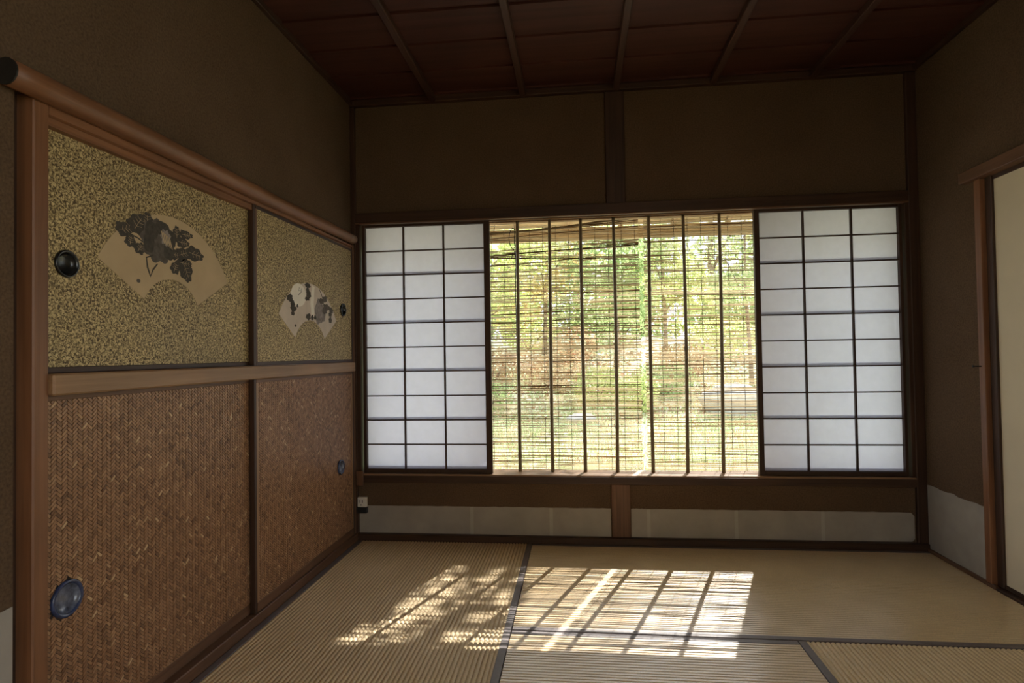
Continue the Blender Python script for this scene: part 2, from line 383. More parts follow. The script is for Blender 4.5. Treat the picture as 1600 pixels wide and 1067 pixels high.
# sill
sill = struct(empty('window_1', (1.36, 0.03, ZS)), 'wide window sill of worn brown wood under the paper screens')
obj('sill_board', box(0.042, W - 0.045, -0.024, 0.12, 0.284, ZS, bev=0.003), M['pale_x'], sill)
obj('sill_face', box(0.042, W - 0.045, -0.030, -0.0245, 0.286, ZS - 0.006, bev=0.001), M['dark_x'], sill)
for s, (a, b) in enumerate(((XL - 0.022, XL), (XR, XR + 0.022))):
    obj('jamb', box(a, b, -0.018, 0.11, ZS, ZL, bev=0.002), M['dark_z'], sill)
struct(obj('trim_9', box(0.040, 0.078, -0.040, -0.0305, 0.272, 0.345, bev=0.003), M['brown_z']), 'small brown wooden block at the left end of the sill')
# base trims
struct(obj('baseboard_back', box(0.045, W, -0.032, 0.0, -0.05, 0.030, bev=0.003), M['dark_x']), 'dark wooden strip along the foot of the window wall')
struct(obj('baseboard_right', box(W - 0.014, W, -0.47, -0.033, -0.05, 0.012, bev=0.002), M['brown_y']), 'dark wooden strip along the foot of the cream door wall')
# grey paper dado: each sheet a piece of its wall
def sheet_back(x0, x1, round_right=False, jag=0.0):
    bm = bmesh.new(); pts = [(x0, 0.030)]
    if round_right: pts += [(x1 - 0.012, 0.032), (x1, 0.045), (x1, 0.148), (x1 - 0.014, 0.164)]
    else: pts += [(x1, 0.030), (x1, 0.165)]
    n = 14
    xe = x1 - 0.02 if round_right else x1
    pts += [(xe + (x0 - xe) * i / n, 0.166 + R.uniform(-jag, jag)) for i in range(1, n)] + [(x0, 0.165)]
    a = [bm.verts.new((x, -0.0015, z)) for x, z in pts]; b = [bm.verts.new((x, 0.0, z)) for x, z in pts]
    bm.faces.new(a); bm.faces.new(b[::-1])
    for i in range(len(a)): j = (i + 1) % len(a); bm.faces.new((a[i], b[i], b[j], a[j]))
    bmesh.ops.recalc_face_normals(bm, faces=bm.faces)
    return bm
for x0, x1, rr in ((0.043, 0.612, 0), (0.629, 1.006, 0), (1.023, 1.305, 0), (1.40, 1.475, 0), (1.491, 1.882, 0), (1.898, 2.272, 0), (2.288, 2.680, 1)):
    obj('paper_sheet', sheet_back(x0, x1, rr, 0.0012), M['koshi'], wall_back)
for x0, x1 in ((0.612, 0.629), (1.006, 1.023), (1.475, 1.491), (1.882, 1.898), (2.272, 2.288)):
    obj('paper_overlap', box(x0, x1, -0.002, 0.0, 0.030, 0.165), M['koshi_seam'], wall_back)
def sheet_side(x, front, y0, y1, z0, z1, jag):
    n = 16; pts = [(y0, z0), (y1, z0), (y1, z1)] + [(y1 + (y0 - y1) * i / n, z1 + R.uniform(-jag, jag)) for i in range(1, n)] + [(y0, z1)]
    return prism_x(bmesh.new(), pts, x, x + front)
obj('paper_sheet', sheet_side(W, -0.0016, -0.408, -0.022, 0.004, 0.296, 0.004), M['koshi'], wall_right)
obj('paper_sheet', sheet_side(0.018, 0.0016, -2.6, -1.844, 0.0, 0.428, 0.003), M['koshi'], wall_left)

# ------------------------------------------------------------------ closet frame on the left wall
YP = -1.797
post = struct(obj('trim_10', box(-0.03, 0.036, YP - 0.019, YP + 0.019, -0.05, 1.487, bev=0.003), M['warm_z']), 'warm brown post at the near end of the closet doors')
struct(obj('trim_19', box(-0.10, -0.002, -1.8415, -1.8165, -0.05, 1.4835), M['dark_z']), 'dark wood filler standing in for the shadow beside the near closet post')  # dark filler put in for the shadowed gap beside the post
struct(obj('trim_11', box(-0.05, 0.036, -0.046, -0.0245, 0.0, 1.487, bev=0.002), M['brown_z']), 'brown post at the far end of the closet doors')
bm = bmesh.new()   # upper rail, dips slightly towards the near end
for (ya, yb, za, zb) in ((YP + 0.0195, -0.0465, 1.430, 1.452),):
    p = []
    for (y, zb0) in ((ya, za), (yb, zb)):
        p.append([bm.verts.new(q) for q in ((-0.05, y, zb0), (0.030, y, zb0), (0.030, y, zb0 + 0.018), (0.026, y, zb0 + 0.0195), (0.034, y, zb0 + 0.023), (0.034, y, 1.482), (-0.05, y, 1.482))])
    for k in range(7): bm.faces.new((p[0][k], p[0][(k + 1) % 7], p[1][(k + 1) % 7], p[1][k]))
    bm.faces.new(p[0]); bm.faces.new(p[1][::-1])
bmesh.ops.recalc_face_normals(bm, faces=bm.faces)
struct(obj('trim_12', bm, M['warm_y']), 'warm brown grooved rail over the upper closet doors')
log = struct(empty('trim_13', (0.05, -0.95, 1.505)), 'round peeled log rail above the closet doors')
pts = [(0.045 + 0.003 * math.sin(t * 5), -1.884 + 1.833 * t, 1.495 + 0.014 * t + 0.002 * math.sin(t * 9)) for t in [i / 24 for i in range(25)]]
obj('log', tube(bmesh.new(), pts, [0.0275 - 0.004 * i / 24 + 0.0006 * math.sin(i * 1.7) for i in range(25)], 16), M['warm_y'], log, smooth=True)
obj('cut_end', tube(bmesh.new(), [(0.045, -1.888, 1.495), (0.045, -1.8845, 1.495)], 0.0272, 16), M['iron'], log)
struct(obj('trim_14', box(-0.05, 0.047, YP + 0.0195, -0.0465, 0.846, 0.893, bev=0.004), M['pale_y']), 'pale wooden rail between upper and lower closet doors')
struct(obj('trim_15', box(-0.05, 0.044, YP + 0.0195, -0.026, -0.05, 0.034, bev=0.003), M['brown_y']), 'brown floor track under the lower closet doors')

# ------------------------------------------------------------------ closet doors
XB, XF = 0.012, 0.033       # front faces of back / front track doors
def frame_parts(root, xf, y0, y1, z0, z1, st, top, bot, mats, th=0.018):
    mz, my = mats
    obj('stile', box(xf - th, xf + 0.002, y0, y0 + st, z0, z1, bev=0.0015), mz, root)
    obj('stile', box(xf - th, xf + 0.002, y1 - st, y1, z0, z1, bev=0.0015), mz, root)
    obj('rail', box(xf - th, xf + 0.002, y0 + st, y1 - st, z1 - top, z1, bev=0.0015), my, root)
    obj('rail', box(xf - th, xf + 0.002, y0 + st, y1 - st, z0, z0 + bot, bev=0.0015), my, root)
def round_pull(root, xf, cy, cz, r, sy=1.0, sz=1.0, mats=None, porc=False):
    rim_m, dish_m = mats
    prof = [(r * 1.0, xf), (r * 1.0, xf + 0.004), (r * 0.94, xf + 0.0065), (r * 0.84, xf + 0.0055), (r * 0.78, xf + 0.003)]
    p = obj('pull', lathe_x(bmesh.new(), cy, cz, prof, 32, sy, sz), rim_m, root, smooth=True)
    dish = [(r * 0.78, xf + 0.003), (r * 0.70, xf - 0.004), (r * 0.5, xf - 0.0075), (0, xf - 0.0085)]
    obj('pull_dish', lathe_x(bmesh.new(), cy, cz, dish, 32, sy, sz), dish_m, p, smooth=True)
    return p
def hole_panel(bm, xf, y0, y1, z0, z1, cy, cz, r, sy=1.0, sz=1.0, n=32):
    """flat panel facing +x with a round hole for a recessed pull"""
    hole = [bm.verts.new((xf, cy + r * sy * math.cos(2 * math.pi * k / n), cz + r * sz * math.sin(2 * math.pi * k / n))) for k in range(n)]
    def outer(k):
        c, s = math.cos(2 * math.pi * k / n), math.sin(2 * math.pi * k / n)
        t = min(((y1 - cy) / c if c > 1e-9 else (y0 - cy) / c if c < -1e-9 else 1e9), ((z1 - cz) / s if s > 1e-9 else (z0 - cz) / s if s < -1e-9 else 1e9))
        return (cy + c * t, cz + s * t)
    pts = [outer(k) for k in range(n)]; ov = [bm.verts.new((xf, y, z)) for y, z in pts]
    for k in range(n):
        j = (k + 1) % n; (ya, za), (yb, zb) = pts[k], pts[j]
        q = [hole[k], ov[k]]
        if abs(ya - yb) > 1e-6 and abs(za - zb) > 1e-6:
            yc = y1 if max(ya, yb) > y1 - 1e-6 else y0; zc = z1 if max(za, zb) > z1 - 1e-6 else z0
            q.append(bm.verts.new((xf, yc, zc)))
        q += [ov[j], hole[j]]
        bm.faces.new(q)
    # back sheet
    b = [bm.verts.new((xf - 0.014, y, z)) for y, z in ((y0, z0), (y1, z0), (y1, z1), (y0, z1))]; bm.faces.new(b)
    return bm
def fan_outline(cy, z0, r0, r1, ha, n=26):
    o = [(cy + r1 * math.sin(a), z0 + r1 * math.cos(a)) for a in [-ha + 2 * ha * i / n for i in range(n + 1)]]
    i_ = [(cy + r0 * math.sin(a), z0 + r0 * math.cos(a)) for a in [ha - 2 * ha * i / n for i in range(n + 1)]]
    return o, i_
def fan_mesh(cy, z0, r0, r1, ha, xf, th=0.0006):
    n = 26; o, i_ = fan_outline(cy, z0, r0, r1, ha, n); i_ = i_[::-1]; bm = bmesh.new()
    A = [bm.verts.new((xf + th, y, z)) for y, z in o]; B = [bm.verts.new((xf + th, y, z)) for y, z in i_]
    for k in range(n): bm.faces.new((A[k], B[k], B[k + 1], A[k + 1]))
    rim = o + i_[::-1]; v = [bm.verts.new((xf, y, z)) for y, z in rim]; t = A + B[::-1]
    for k in range(len(rim)): j = (k + 1) % len(rim); bm.faces.new((t[k], t[j], v[j], v[k]))
    bmesh.ops.recalc_face_normals(bm, faces=bm.faces)
    return bm
def blob(cy, cz, ry, rz, lobes, depth, n=48, rot=0.0, tip=0.0):
    pts = []
    for k in range(n):
        a = 2 * math.pi * k / n
        q = 1 - depth * (0.5 + 0.5 * math.cos(lobes * a + 0.7)) + R.uniform(-depth, depth) * 0.15
        u, v = q * math.cos(a), q * math.sin(a)
        if tip: v *= (1 - 0.35 * u); u *= 1.12
        cu, su = math.cos(rot), math.sin(rot)
        u, v = u * cu - v * su, u * su + v * cu
        pts.append((cy + ry * u, cz + rz * v))
    return pts
def stroke(pts, wd):
    L, Rr = [], []
    for i, (y, z) in enumerate(pts):
        a = pts[max(i - 1, 0)]; b = pts[min(i + 1, len(pts) - 1)]; dy, dz = b[0] - a[0], b[1] - a[1]; l = math.hypot(dy, dz) or 1
        t = wd * (0.5 + 0.5 * math.sin(math.pi * (i + 0.6) / (len(pts) + 0.2)))
        L.append((y - dz / l * t, z + dy / l * t)); Rr.append((y + dz / l * t, z - dy / l * t))
    return L + Rr[::-1]
NEAR = [(-1.5354, 1.2557, 0.0269, 0.0163, 20), (-1.4901, 1.2794, 0.0313, 0.0236, 60), (-1.456, 1.2959, 0.024, 0.0171, 90), (-1.5164, 1.2292, 0.0176, 0.0131, 80), (-1.4836, 1.2157, 0.0183, 0.0133, 60), (-1.3382, 1.2844, 0.0162, 0.0173, 90), (-1.2955, 1.2875, 0.0256, 0.0111, 10), (-1.3106, 1.2615, 0.0252, 0.0132, 0), (-1.3108, 1.2286, 0.0251, 0.0164, 30), (-1.2563, 1.236, 0.0358, 0.0192, -10), (-1.345, 1.1838, 0.0176, 0.015, 70), (-1.2961, 1.1798, 0.0273, 0.0276, -60), (-1.3043, 1.2022, 0.0288, 0.0132, 0), (-1.3488, 1.2207, 0.0208, 0.0139, 0)]
FAR = [(-0.5434, 1.2224, 0.0261, 0.0095, -30), (-0.5463, 1.203, 0.0148, 0.0153, 90), (-0.535, 1.1859, 0.0213, 0.0134, 70), (-0.5568, 1.1672, 0.0135, 0.0083, 60), (-0.5415, 1.1686, 0.0099, 0.0084, 90), (-0.7011, 1.1569, 0.0238, 0.014, 70), (-0.6788, 1.1349, 0.0189, 0.0132, 90), (-0.6709, 1.1158, 0.0247, 0.0106, 30), (-0.6783, 1.0981, 0.0144, 0.009, 90), (-0.6398, 1.1301, 0.008, 0.0064, 90), (-0.5398, 1.092, 0.0224, 0.0128, 60), (-0.5048, 1.0902, 0.0128, 0.0107, 90), (-0.4766, 1.0917, 0.0117, 0.0086, 90), (-0.3771, 1.1801, 0.024, 0.0131, 60), (-0.4086, 1.169, 0.0276, 0.0117, 30), (-0.3569, 1.1437, 0.036, 0.0144, 0), (-0.3101, 1.1337, 0.0202, 0.014, 110), (-0.3194, 1.1163, 0.0176, 0.0103, 90), (-0.3185, 1.0906, 0.0176, 0.0133, 90), (-0.3819, 1.127, 0.0239, 0.013, 120)]

def upper_door(near):
    xf = XB if near else XF
    y0, y1 = (YP + 0.0195, -0.930) if near else (-0.968, -0.047)
    z0, z1 = 0.8935, 1.462
    r = empty('closet_door', (xf, (y0 + y1) / 2, z0))
    tag(r, 'upper closet door with speckled gold paper and tan fan painted with a dark peony' if near else
        'upper closet door with speckled gold paper and small whitish painted fan beside the window', 'sliding door', 'upper closet doors'); r['kind'] = 'thing'
    st = 0.006 if near else 0.016
    frame_parts(r, xf, y0, y1, z0, z1, st, 0.012, 0.014, (M['dark_z'], M['dark_y']))
    if not near: obj('edge_strip', box(xf - 0.004, xf + 0.0015, y0 + st, y0 + st + 0.009, z0 + 0.014, z1 - 0.012), M['brown_z'], r)
    cy, cz = (-1.711, 1.140) if near else (-0.172, 1.147)
    rad = 0.0315
    obj('paper_panel', hole_panel(bmesh.new(), xf, y0 + st, y1 - st, z0 + 0.014, z1 - 0.012, cy, cz, rad * 0.97), M['speckle'], r)
    p = round_pull(r, xf, cy, cz, rad, mats=(M['black'], M['black'])); p['label'] = 'round black door pull'
    if near: f = (-1.356, 1.020, 0.128, 0.306, math.radians(60.8))
    else: f = (-0.521, 0.911, 0.166, 0.322, math.radians(56.8))
    fan = obj('fan_paper', fan_mesh(*f, xf), M['fan_tan'] if near else M['fan_pale'], r)
    fan['label'] = 'tan folding-fan shaped paper' if near else 'pale folding-fan shaped paper'
    X = xf + 0.0006
    def ink(nm, poly, m, lay):
        return obj(nm, prism_x(bmesh.new(), poly, X, X + 0.00025 * lay), m, fan)
    if near:
        for i, (a, b, ra, rb, rot) in enumerate(NEAR): ink('painted_leaf', blob(a, b, ra * 1.15, rb * 1.2, 7, 0.17, 56, math.radians(rot), 1), M['ink'], 1 + (i % 3) * 0.3)
        for i, (a, b, ra, rb, rot) in enumerate(NEAR):
            c, s = math.cos(math.radians(rot)), math.sin(math.radians(rot))
            ink('leaf_vein', stroke([(a + ra * u * c, b + rb * u * s) for u in (-0.8, -0.2, 0.3, 0.8)], 0.0005), M['fan_tan'], 2.2)
            for u in (-0.35, 0.1, 0.5):
                for sg in (-1, 1): ink('leaf_vein', stroke([(a + ra * u * c, b + rb * u * s), (a + ra * ((u + 0.28) * c - sg * 0.55 * s), b + rb * ((u + 0.28) * s + sg * 0.55 * c))], 0.00035), M['fan_tan'], 2.2)
        ink('painted_flower', blob(-1.4134, 1.2461, 0.0703, 0.063, 9, 0.14, 90), M['ink_mid'], 2.4)
        for (a, b, ra, rb) in ((-1.44, 1.272, 0.028, 0.026), (-1.40, 1.285, 0.030, 0.022), (-1.365, 1.262, 0.026, 0.028), (-1.372, 1.225, 0.024, 0.026), (-1.45, 1.235, 0.022, 0.028)):
            ink('painted_petal', blob(a, b, ra, rb, 4, 0.12, 40), M['ink'], 2.8 + 0.2 * (a * 1000 % 3))
        ink('painted_petal', blob(-1.385, 1.262, 0.023, 0.026, 7, 0.3, 40), M['ink_rock'], 3.4)
        for k in range(5):
            ya = -1.402 + 0.008 * k
            ink('flower_stamen', stroke([(ya, 1.278 - 0.003 * k), (ya + 0.005, 1.262 - 0.003 * k), (ya + 0.012, 1.245 - 0.003 * k)], 0.002), M['fan_tan'], 4)
        ink('painted_stem', stroke([(-1.4352, 1.2038), (-1.4598, 1.1948), (-1.456, 1.170), (-1.4446, 1.1458), (-1.435, 1.165), (-1.4173, 1.1837)], 0.0028), M['ink'], 2.6)
        ink('painted_stem', stroke([(-1.47, 1.233), (-1.49, 1.241), (-1.5099, 1.245), (-1.5291, 1.2508)], 0.002), M['ink'], 1.8)
        ink('painted_seal', blob(-1.4885, 1.1283, 0.0074, 0.0054, 4, 0.1, 16), M['ink_mid'], 1.2)
    else:
        ink('painted_round_fan', blob(-0.6275, 1.1745, 0.068, 0.047, 2, 0.04, 48), M['fan_white'], 1.0)
        ink('painted_band', stroke([(-0.49, 1.225), (-0.50, 1.19), (-0.505, 1.15), (-0.50, 1.11), (-0.505, 1.085)], 0.016), M['fan_white'], 1.0)
        ink('painted_rock', blob(-0.4367, 1.118, 0.046, 0.060, 5, 0.2, 48), M['ink_rock'], 1.1)
        ink('painted_rock', blob(-0.405, 1.105, 0.040, 0.030, 4, 0.2, 40), M['ink_rock'], 1.2)
        for i, (a, b, ra, rb, rot) in enumerate(FAR): ink('painted_leaf', blob(a, b, ra * 1.05, rb * 1.1, 6, 0.2, 48, math.radians(rot), 1), M['ink'] if i < 13 else M['ink_mid'], 1.6 + (i % 3) * 0.3)
        ink('painted_stem', stroke([(-0.4345, 1.2178), (-0.4147, 1.2015), (-0.3981, 1.1787), (-0.3815, 1.1448)], 0.0022), M['ink'], 1.5)
        ink('brush_stroke', stroke([(-0.6213, 1.2057), (-0.6302, 1.19), (-0.6128, 1.1945)], 0.002), M['ink_mid'], 1.4)
        ink('brush_stroke', stroke([(-0.601, 1.2039), (-0.6071, 1.187), (-0.6305, 1.1738)], 0.002), M['ink_mid'], 1.4)
        ink('painted_seal', blob(-0.6564, 1.0484, 0.0085, 0.0062, 4, 0.1, 16), M['ink_mid'], 1.2)
    return r
upper_door(True); upper_door(False)

def weave(y0, y1, z0, z1, xf, hy, hz, hr, seed):
    """herringbone of bamboo strips: 3/3 twill turned by 45 degrees, every strip end a raised slip of its own"""
    rr = random.Random(seed); wd = 0.0066; q = wd / math.sqrt(2)
    vs, fs, tint = [], [], []
    span = int((max(y1 - y0, z1 - z0) / q)) + 8
    ta = {}; tb = {}
    for i in range(-span, span + 1):
        for j in range(-span, span + 1):
            # lattice cell i along u, j along v ; u=(1,1)/sqrt2, v=(-1,1)/sqrt2 ; start at lower middle
            for horiz in (0, 1):
                ph = (i - j) % 6
                if horiz and ph != 0: continue
                if not horiz and ph != 5: continue
                if horiz: cu, cv, lu, lv = (i + 1.5) * wd, (j + 0.5) * wd, wd * 1.5, wd * 0.5
                else: cu, cv, lu, lv = (i + 0.5) * wd, (j + 1.5) * wd, wd * 0.5, wd * 1.5
                # a vertical slip at column i spans j, j+1 : cells whose phase is 2, 3
                cy = (y0 + y1) / 2 + (cu - cv) / math.sqrt(2); cz = (z0 + z1) / 2 + (cu + cv) / math.sqrt(2)
                if not (y0 - 0.004 < cy < y1 + 0.004 and z0 - 0.005 < cz < z1 + 0.005): continue
                if (cy - hy) ** 2 + (cz - hz) ** 2 < hr * hr: continue
                k = ta.setdefault(j, rr.gauss(0.42, 0.13)) if horiz else tb.setdefault(i, rr.gauss(0.42, 0.13))
                t = min(1, max(0, k + rr.gauss(0, 0.15)))
                if rr.random() < 0.012: t = min(1, t + 0.45)
                b0 = len(vs); e = 0.84
                for (sx, h, g) in ((-1, 0.0, 1.0), (-0.75, 0.0024, 1.0), (0.75, 0.0024, 1.0), (1, 0.0, 1.0)):
                    for sw in (-1, 1):
                        if horiz: uu, vv = cu + sx * lu * 0.99, cv + sw * lv * e
                        else: uu, vv = cu + sw * lu * e, cv + sx * lv * 0.99
                        vs.append((xf - 0.0028 + h, (y0 + y1) / 2 + (uu - vv) / math.sqrt(2), (z0 + z1) / 2 + (uu + vv) / math.sqrt(2)))
                for a in range(3):
                    f = (b0 + 2 * a, b0 + 2 * a + 1, b0 + 2 * a + 3, b0 + 2 * a + 2)
                    fs.append(f if not horiz else f[::-1]); tint.append(t)
                # long side skirts give the slip its thickness
                for sw in (0, 1):
                    s0 = len(vs)
                    for a in (1, 2):
                        x, y, z = vs[b0 + 2 * a + sw]; vs.append((x - 0.0024, y, z))
                    fs.append((b0 + 2 + sw, b0 + 4 + sw, s0 + 1, s0)); tint.append(t)
    me = bpy.data.meshes.new('woven_strips'); me.from_pydata(vs, [], fs)
    at = me.attributes.new('tint', 'FLOAT', 'FACE'); at.data.foreach_set('value', tint)
    me.materials.append(M['ajiro']); me.validate(); return me
def lower_door(near):
    xf = XB if near else XF
    y0, y1 = (YP + 0.0195, -0.930) if near else (-0.968, -0.047)
    z0, z1 = 0.0345, 0.8455
    r = empty('closet_door', (xf, (y0 + y1) / 2, z0))
    tag(r, 'lower closet door of woven brown bamboo with a large blue porcelain pull' if near else
        'lower closet door of woven brown bamboo next to the window', 'sliding door', 'lower closet doors'); r['kind'] = 'thing'
    st = 0.006 if near else 0.014
    frame_parts(r, xf, y0, y1, z0, z1, st, 0.012, 0.034, (M['dark_z'], M['brown_y']))
    if not near:
        for ya in (y0 + st, y1 - st - 0.012): obj('edge_strip', box(xf - 0.004, xf + 0.0015, ya, ya + 0.012, z0 + 0.034, z1 - 0.012), M['pale_z'], r)
    cy, cz, rad, sy, sz = (-1.709, 0.389, 0.042, 1.0, 0.98) if near else (-0.213, 0.398, 0.036, 1.0, 1.0)
    obj('backing', hole_panel(bmesh.new(), xf - 0.003, y0 + st, y1 - st, z0 + 0.034, z1 - 0.012, cy, cz, rad * 0.97, sy, sz), M['ajiro_back'], r)
    me = weave(y0 + st, y1 - st, z0 + 0.034, z1 - 0.012, xf, cy, cz, rad * 0.96, 3 if near else 4)
    o = link('woven_strips', me, r, tuple(-root_loc(r))); o['kind'] = 'stuff'; o['label'] = 'herringbone weave of brown bamboo strips'
    p = round_pull(r, xf, cy, cz, rad, sy, sz, mats=(M['porc'], M['porc_light'])); p['label'] = 'blue and white porcelain pull'
    return r
lower_door(True); lower_door(False)

# ------------------------------------------------------------------ right wall: post, lintel, cream door
struct(obj('trim_16', box(W - 0.010, W + 0.02, -0.446, -0.412, -0.05, 1.575, bev=0.002), M['warm_z']), 'slim brown post beside the cream door')
struct(obj('trim_17', box(W - 0.030, W + 0.02, -D, -0.352, 1.576, 1.622, bev=0.003), M['brown_y']), 'brown lintel over the cream door')
struct(obj('trim_18', box(W - 0.012, W + 0.055, -D, -0.471, -0.05, 0.006, bev=0.002), M['dark_y']), 'dark floor track under the cream door')
dr = struct(empty('door_1', (W + 0.03, -0.95, 0.006)), 'cream paper sliding door on the right wall')
y0, y1 = -1.40, -0.440
cxp = W + 0.022
def cream_door(dr, y0, y1, cx, cy):
    obj('stile', box(cx - 0.014, cx + 0.016, y1 - 0.036, y1, 0.007, 1.5755, bev=0.002), M['dark_z'], dr)
    obj('stile', box(cx - 0.014, cx + 0.016, y0, y0 + 0.022, 0.007, 1.5755, bev=0.002), M['dark_z'], dr)
    obj('rail', box(cx - 0.008, cx + 0.012, y0 + 0.022, y1 - 0.036, 0.007, 0.022), M['dark_y'], dr)
    obj('rail', box(cx - 0.008, cx + 0.012, y0 + 0.022, y1 - 0.036, 1.560, 1.5755), M['dark_y'], dr)
    bm = bmesh.new(); hole_panel(bm, -(cx - 0.004), y0 + 0.022, y1 - 0.036, 0.022, 1.560, cy, 0.58, 0.027)
    bmesh.ops.scale(bm, verts=bm.verts, vec=(-1, 1, 1)); bmesh.ops.recalc_face_normals(bm, faces=bm.faces)
    obj('paper_panel', bm, M['cream'], dr)
    bm = lathe_x(bmesh.new(), cy, 0.58, [(0.028, -(cx - 0.004)), (0.028, -(cx - 0.008)), (0.024, -(cx - 0.010)), (0.020, -(cx - 0.004)), (0.012, -(cx + 0.004)), (0, -(cx + 0.005))], 24)
    bmesh.ops.scale(bm, verts=bm.verts, vec=(-1, 1, 1)); bmesh.ops.recalc_face_normals(bm, faces=bm.faces)
    p = obj('pull', bm, M['pale_z'], dr, smooth=True)
cream_door(dr, -1.62, -0.448, cxp, -0.642)
dr2 = struct(empty('door_2', (W + 0.03, -2.2, 0.006)), 'second cream paper sliding door further along the right wall')
cream_door(dr2, -2.795, -1.622, cxp + 0.0, -2.55)
# small iron nail on that post
r = empty('nail', (W - 0.010, -0.426, 0.845))
tag(r, 'small dark iron nail in the brown post beside the cream door', 'nail')
obj('shank', tube(bmesh.new(), [(W - 0.0105, -0.426, 0.845), (W - 0.040, -0.426, 0.846)], 0.0022, 8), M['iron'], r)
obj('head', tube(bmesh.new(), [(W - 0.040, -0.426, 0.846), (W - 0.0425, -0.426, 0.846)], 0.0045, 10), M['iron'], r)

# ------------------------------------------------------------------ outlet in the corner
r = empty('power_outlet', (0.061, -0.003, 0.128))
tag(r, 'small white power outlet low in the corner beside the closet', 'outlet')
obj('faceplate', box(0.035, 0.087, -0.022, -0.0025, 0.161, 0.211, bev=0.003), M['white'], r)
for x in (0.053, 0.066): obj('slot', box(x - 0.0016, x + 0.0016, -0.0226, -0.0205, 0.183, 0.197), M['blackmat'], r)
obj('ground_hole', tube(bmesh.new(), [(0.0585, -0.0226, 0.1725), (0.0585, -0.0205, 0.1725)], 0.003, 10), M['blackmat'], r)
obj('base_block', box(0.036, 0.090, -0.026, -0.0025, 0.130, 0.1605, bev=0.004), M['blackmat'], r)

# ------------------------------------------------------------------ tatami mats
def tatami(label, x0, x1, y0, y1, along, heri=0.024, which=(1, 1)):
    """along: axis of the long side ('x' or 'y'); ribs and cloth borders run along it"""
    g = 0.0015; x0 += g; x1 -= g; y0 += 0.003; y1 -= 0.003
    r = empty('tatami_mat', ((x0 + x1) / 2, (y0 + y1) / 2, -0.055))
    tag(r, label, 'tatami mat', 'tatami mats')
    obj('core', box(x0, x1, y0, y1, -0.055, -0.005, bev=0.002), M['tatami_' + along], r)
    a0, a1 = (y0, y1) if along == 'x' else (x0, x1)
    l0, l1 = (x0, x1) if along == 'x' else (y0, y1)
    pitch = 0.0150; n = int((a1 - a0 - 2 * heri) / pitch) + 1; pitch = (a1 - a0 - 2 * heri + 0.004) / n
    prof = []
    for k in range(n):
        for t, h in (((0.0, -0.0045), (0.08, -0.0010), (0.17, 0.0), (0.83, 0.0), (0.92, -0.0010)) if along == 'x' else ((0.0, -0.0048), (0.14, -0.0017), (0.28, -0.0003), (0.5, 0.0), (0.72, -0.0003), (0.86, -0.0017))):
            prof.append((a0 + heri - 0.002 + (k + t) * pitch, h))
    prof.append((a1 - heri + 0.002, -0.0045))
    bm = bmesh.new(); A, B = [], []
    for a, h in prof:
        A.append(bm.verts.new((l0, a, h) if along == 'x' else (a, l0, h))); B.append(bm.verts.new((l1, a, h) if along == 'x' else (a, l1, h)))
    for k in range(len(prof) - 1):
        bm.faces.new((A[k], B[k], B[k + 1], A[k + 1]) if along == 'x' else (A[k], A[k + 1], B[k + 1], B[k]))
    o = obj('woven_top', bm, M['tatami_' + along], r, smooth=(along == 'y')); o['label'] = 'ribbed rush surface'
    for s, on in ((0, which[0]), (1, which[1])):
        if not on: continue
        b0, b1 = (a0, a0 + heri) if s == 0 else (a1 - heri, a1)
        bb = (l0, l1, b0, b1) if along == 'x' else (b0, b1, l0, l1)
        o = obj('border', box(*bb, -0.050, 0.0012, bev=0.001), M['heri'], r); o['label'] = 'dark grey cloth border'
    return r
TX0, TX1, TX2 = 0.046, 0.9225, 1.833
tatami('long tatami mat lying beside the closet doors', TX0, TX1, -1.85, -0.033, 'y')
tatami('long tatami mat lying under the window with the brightest sun patch', TX1, W - 0.015, -0.944, -0.033, 'x')
tatami('square half tatami mat in the middle of the floor', TX1, TX2, -1.85, -0.944, 'x')
tatami('long tatami mat in front of the cream door', TX2, W - 0.013, -D + 0.002, -0.944, 'y')
tatami('long tatami mat beside the opening to the next room', TX0, TX2, -D + 0.002, -1.85, 'x')

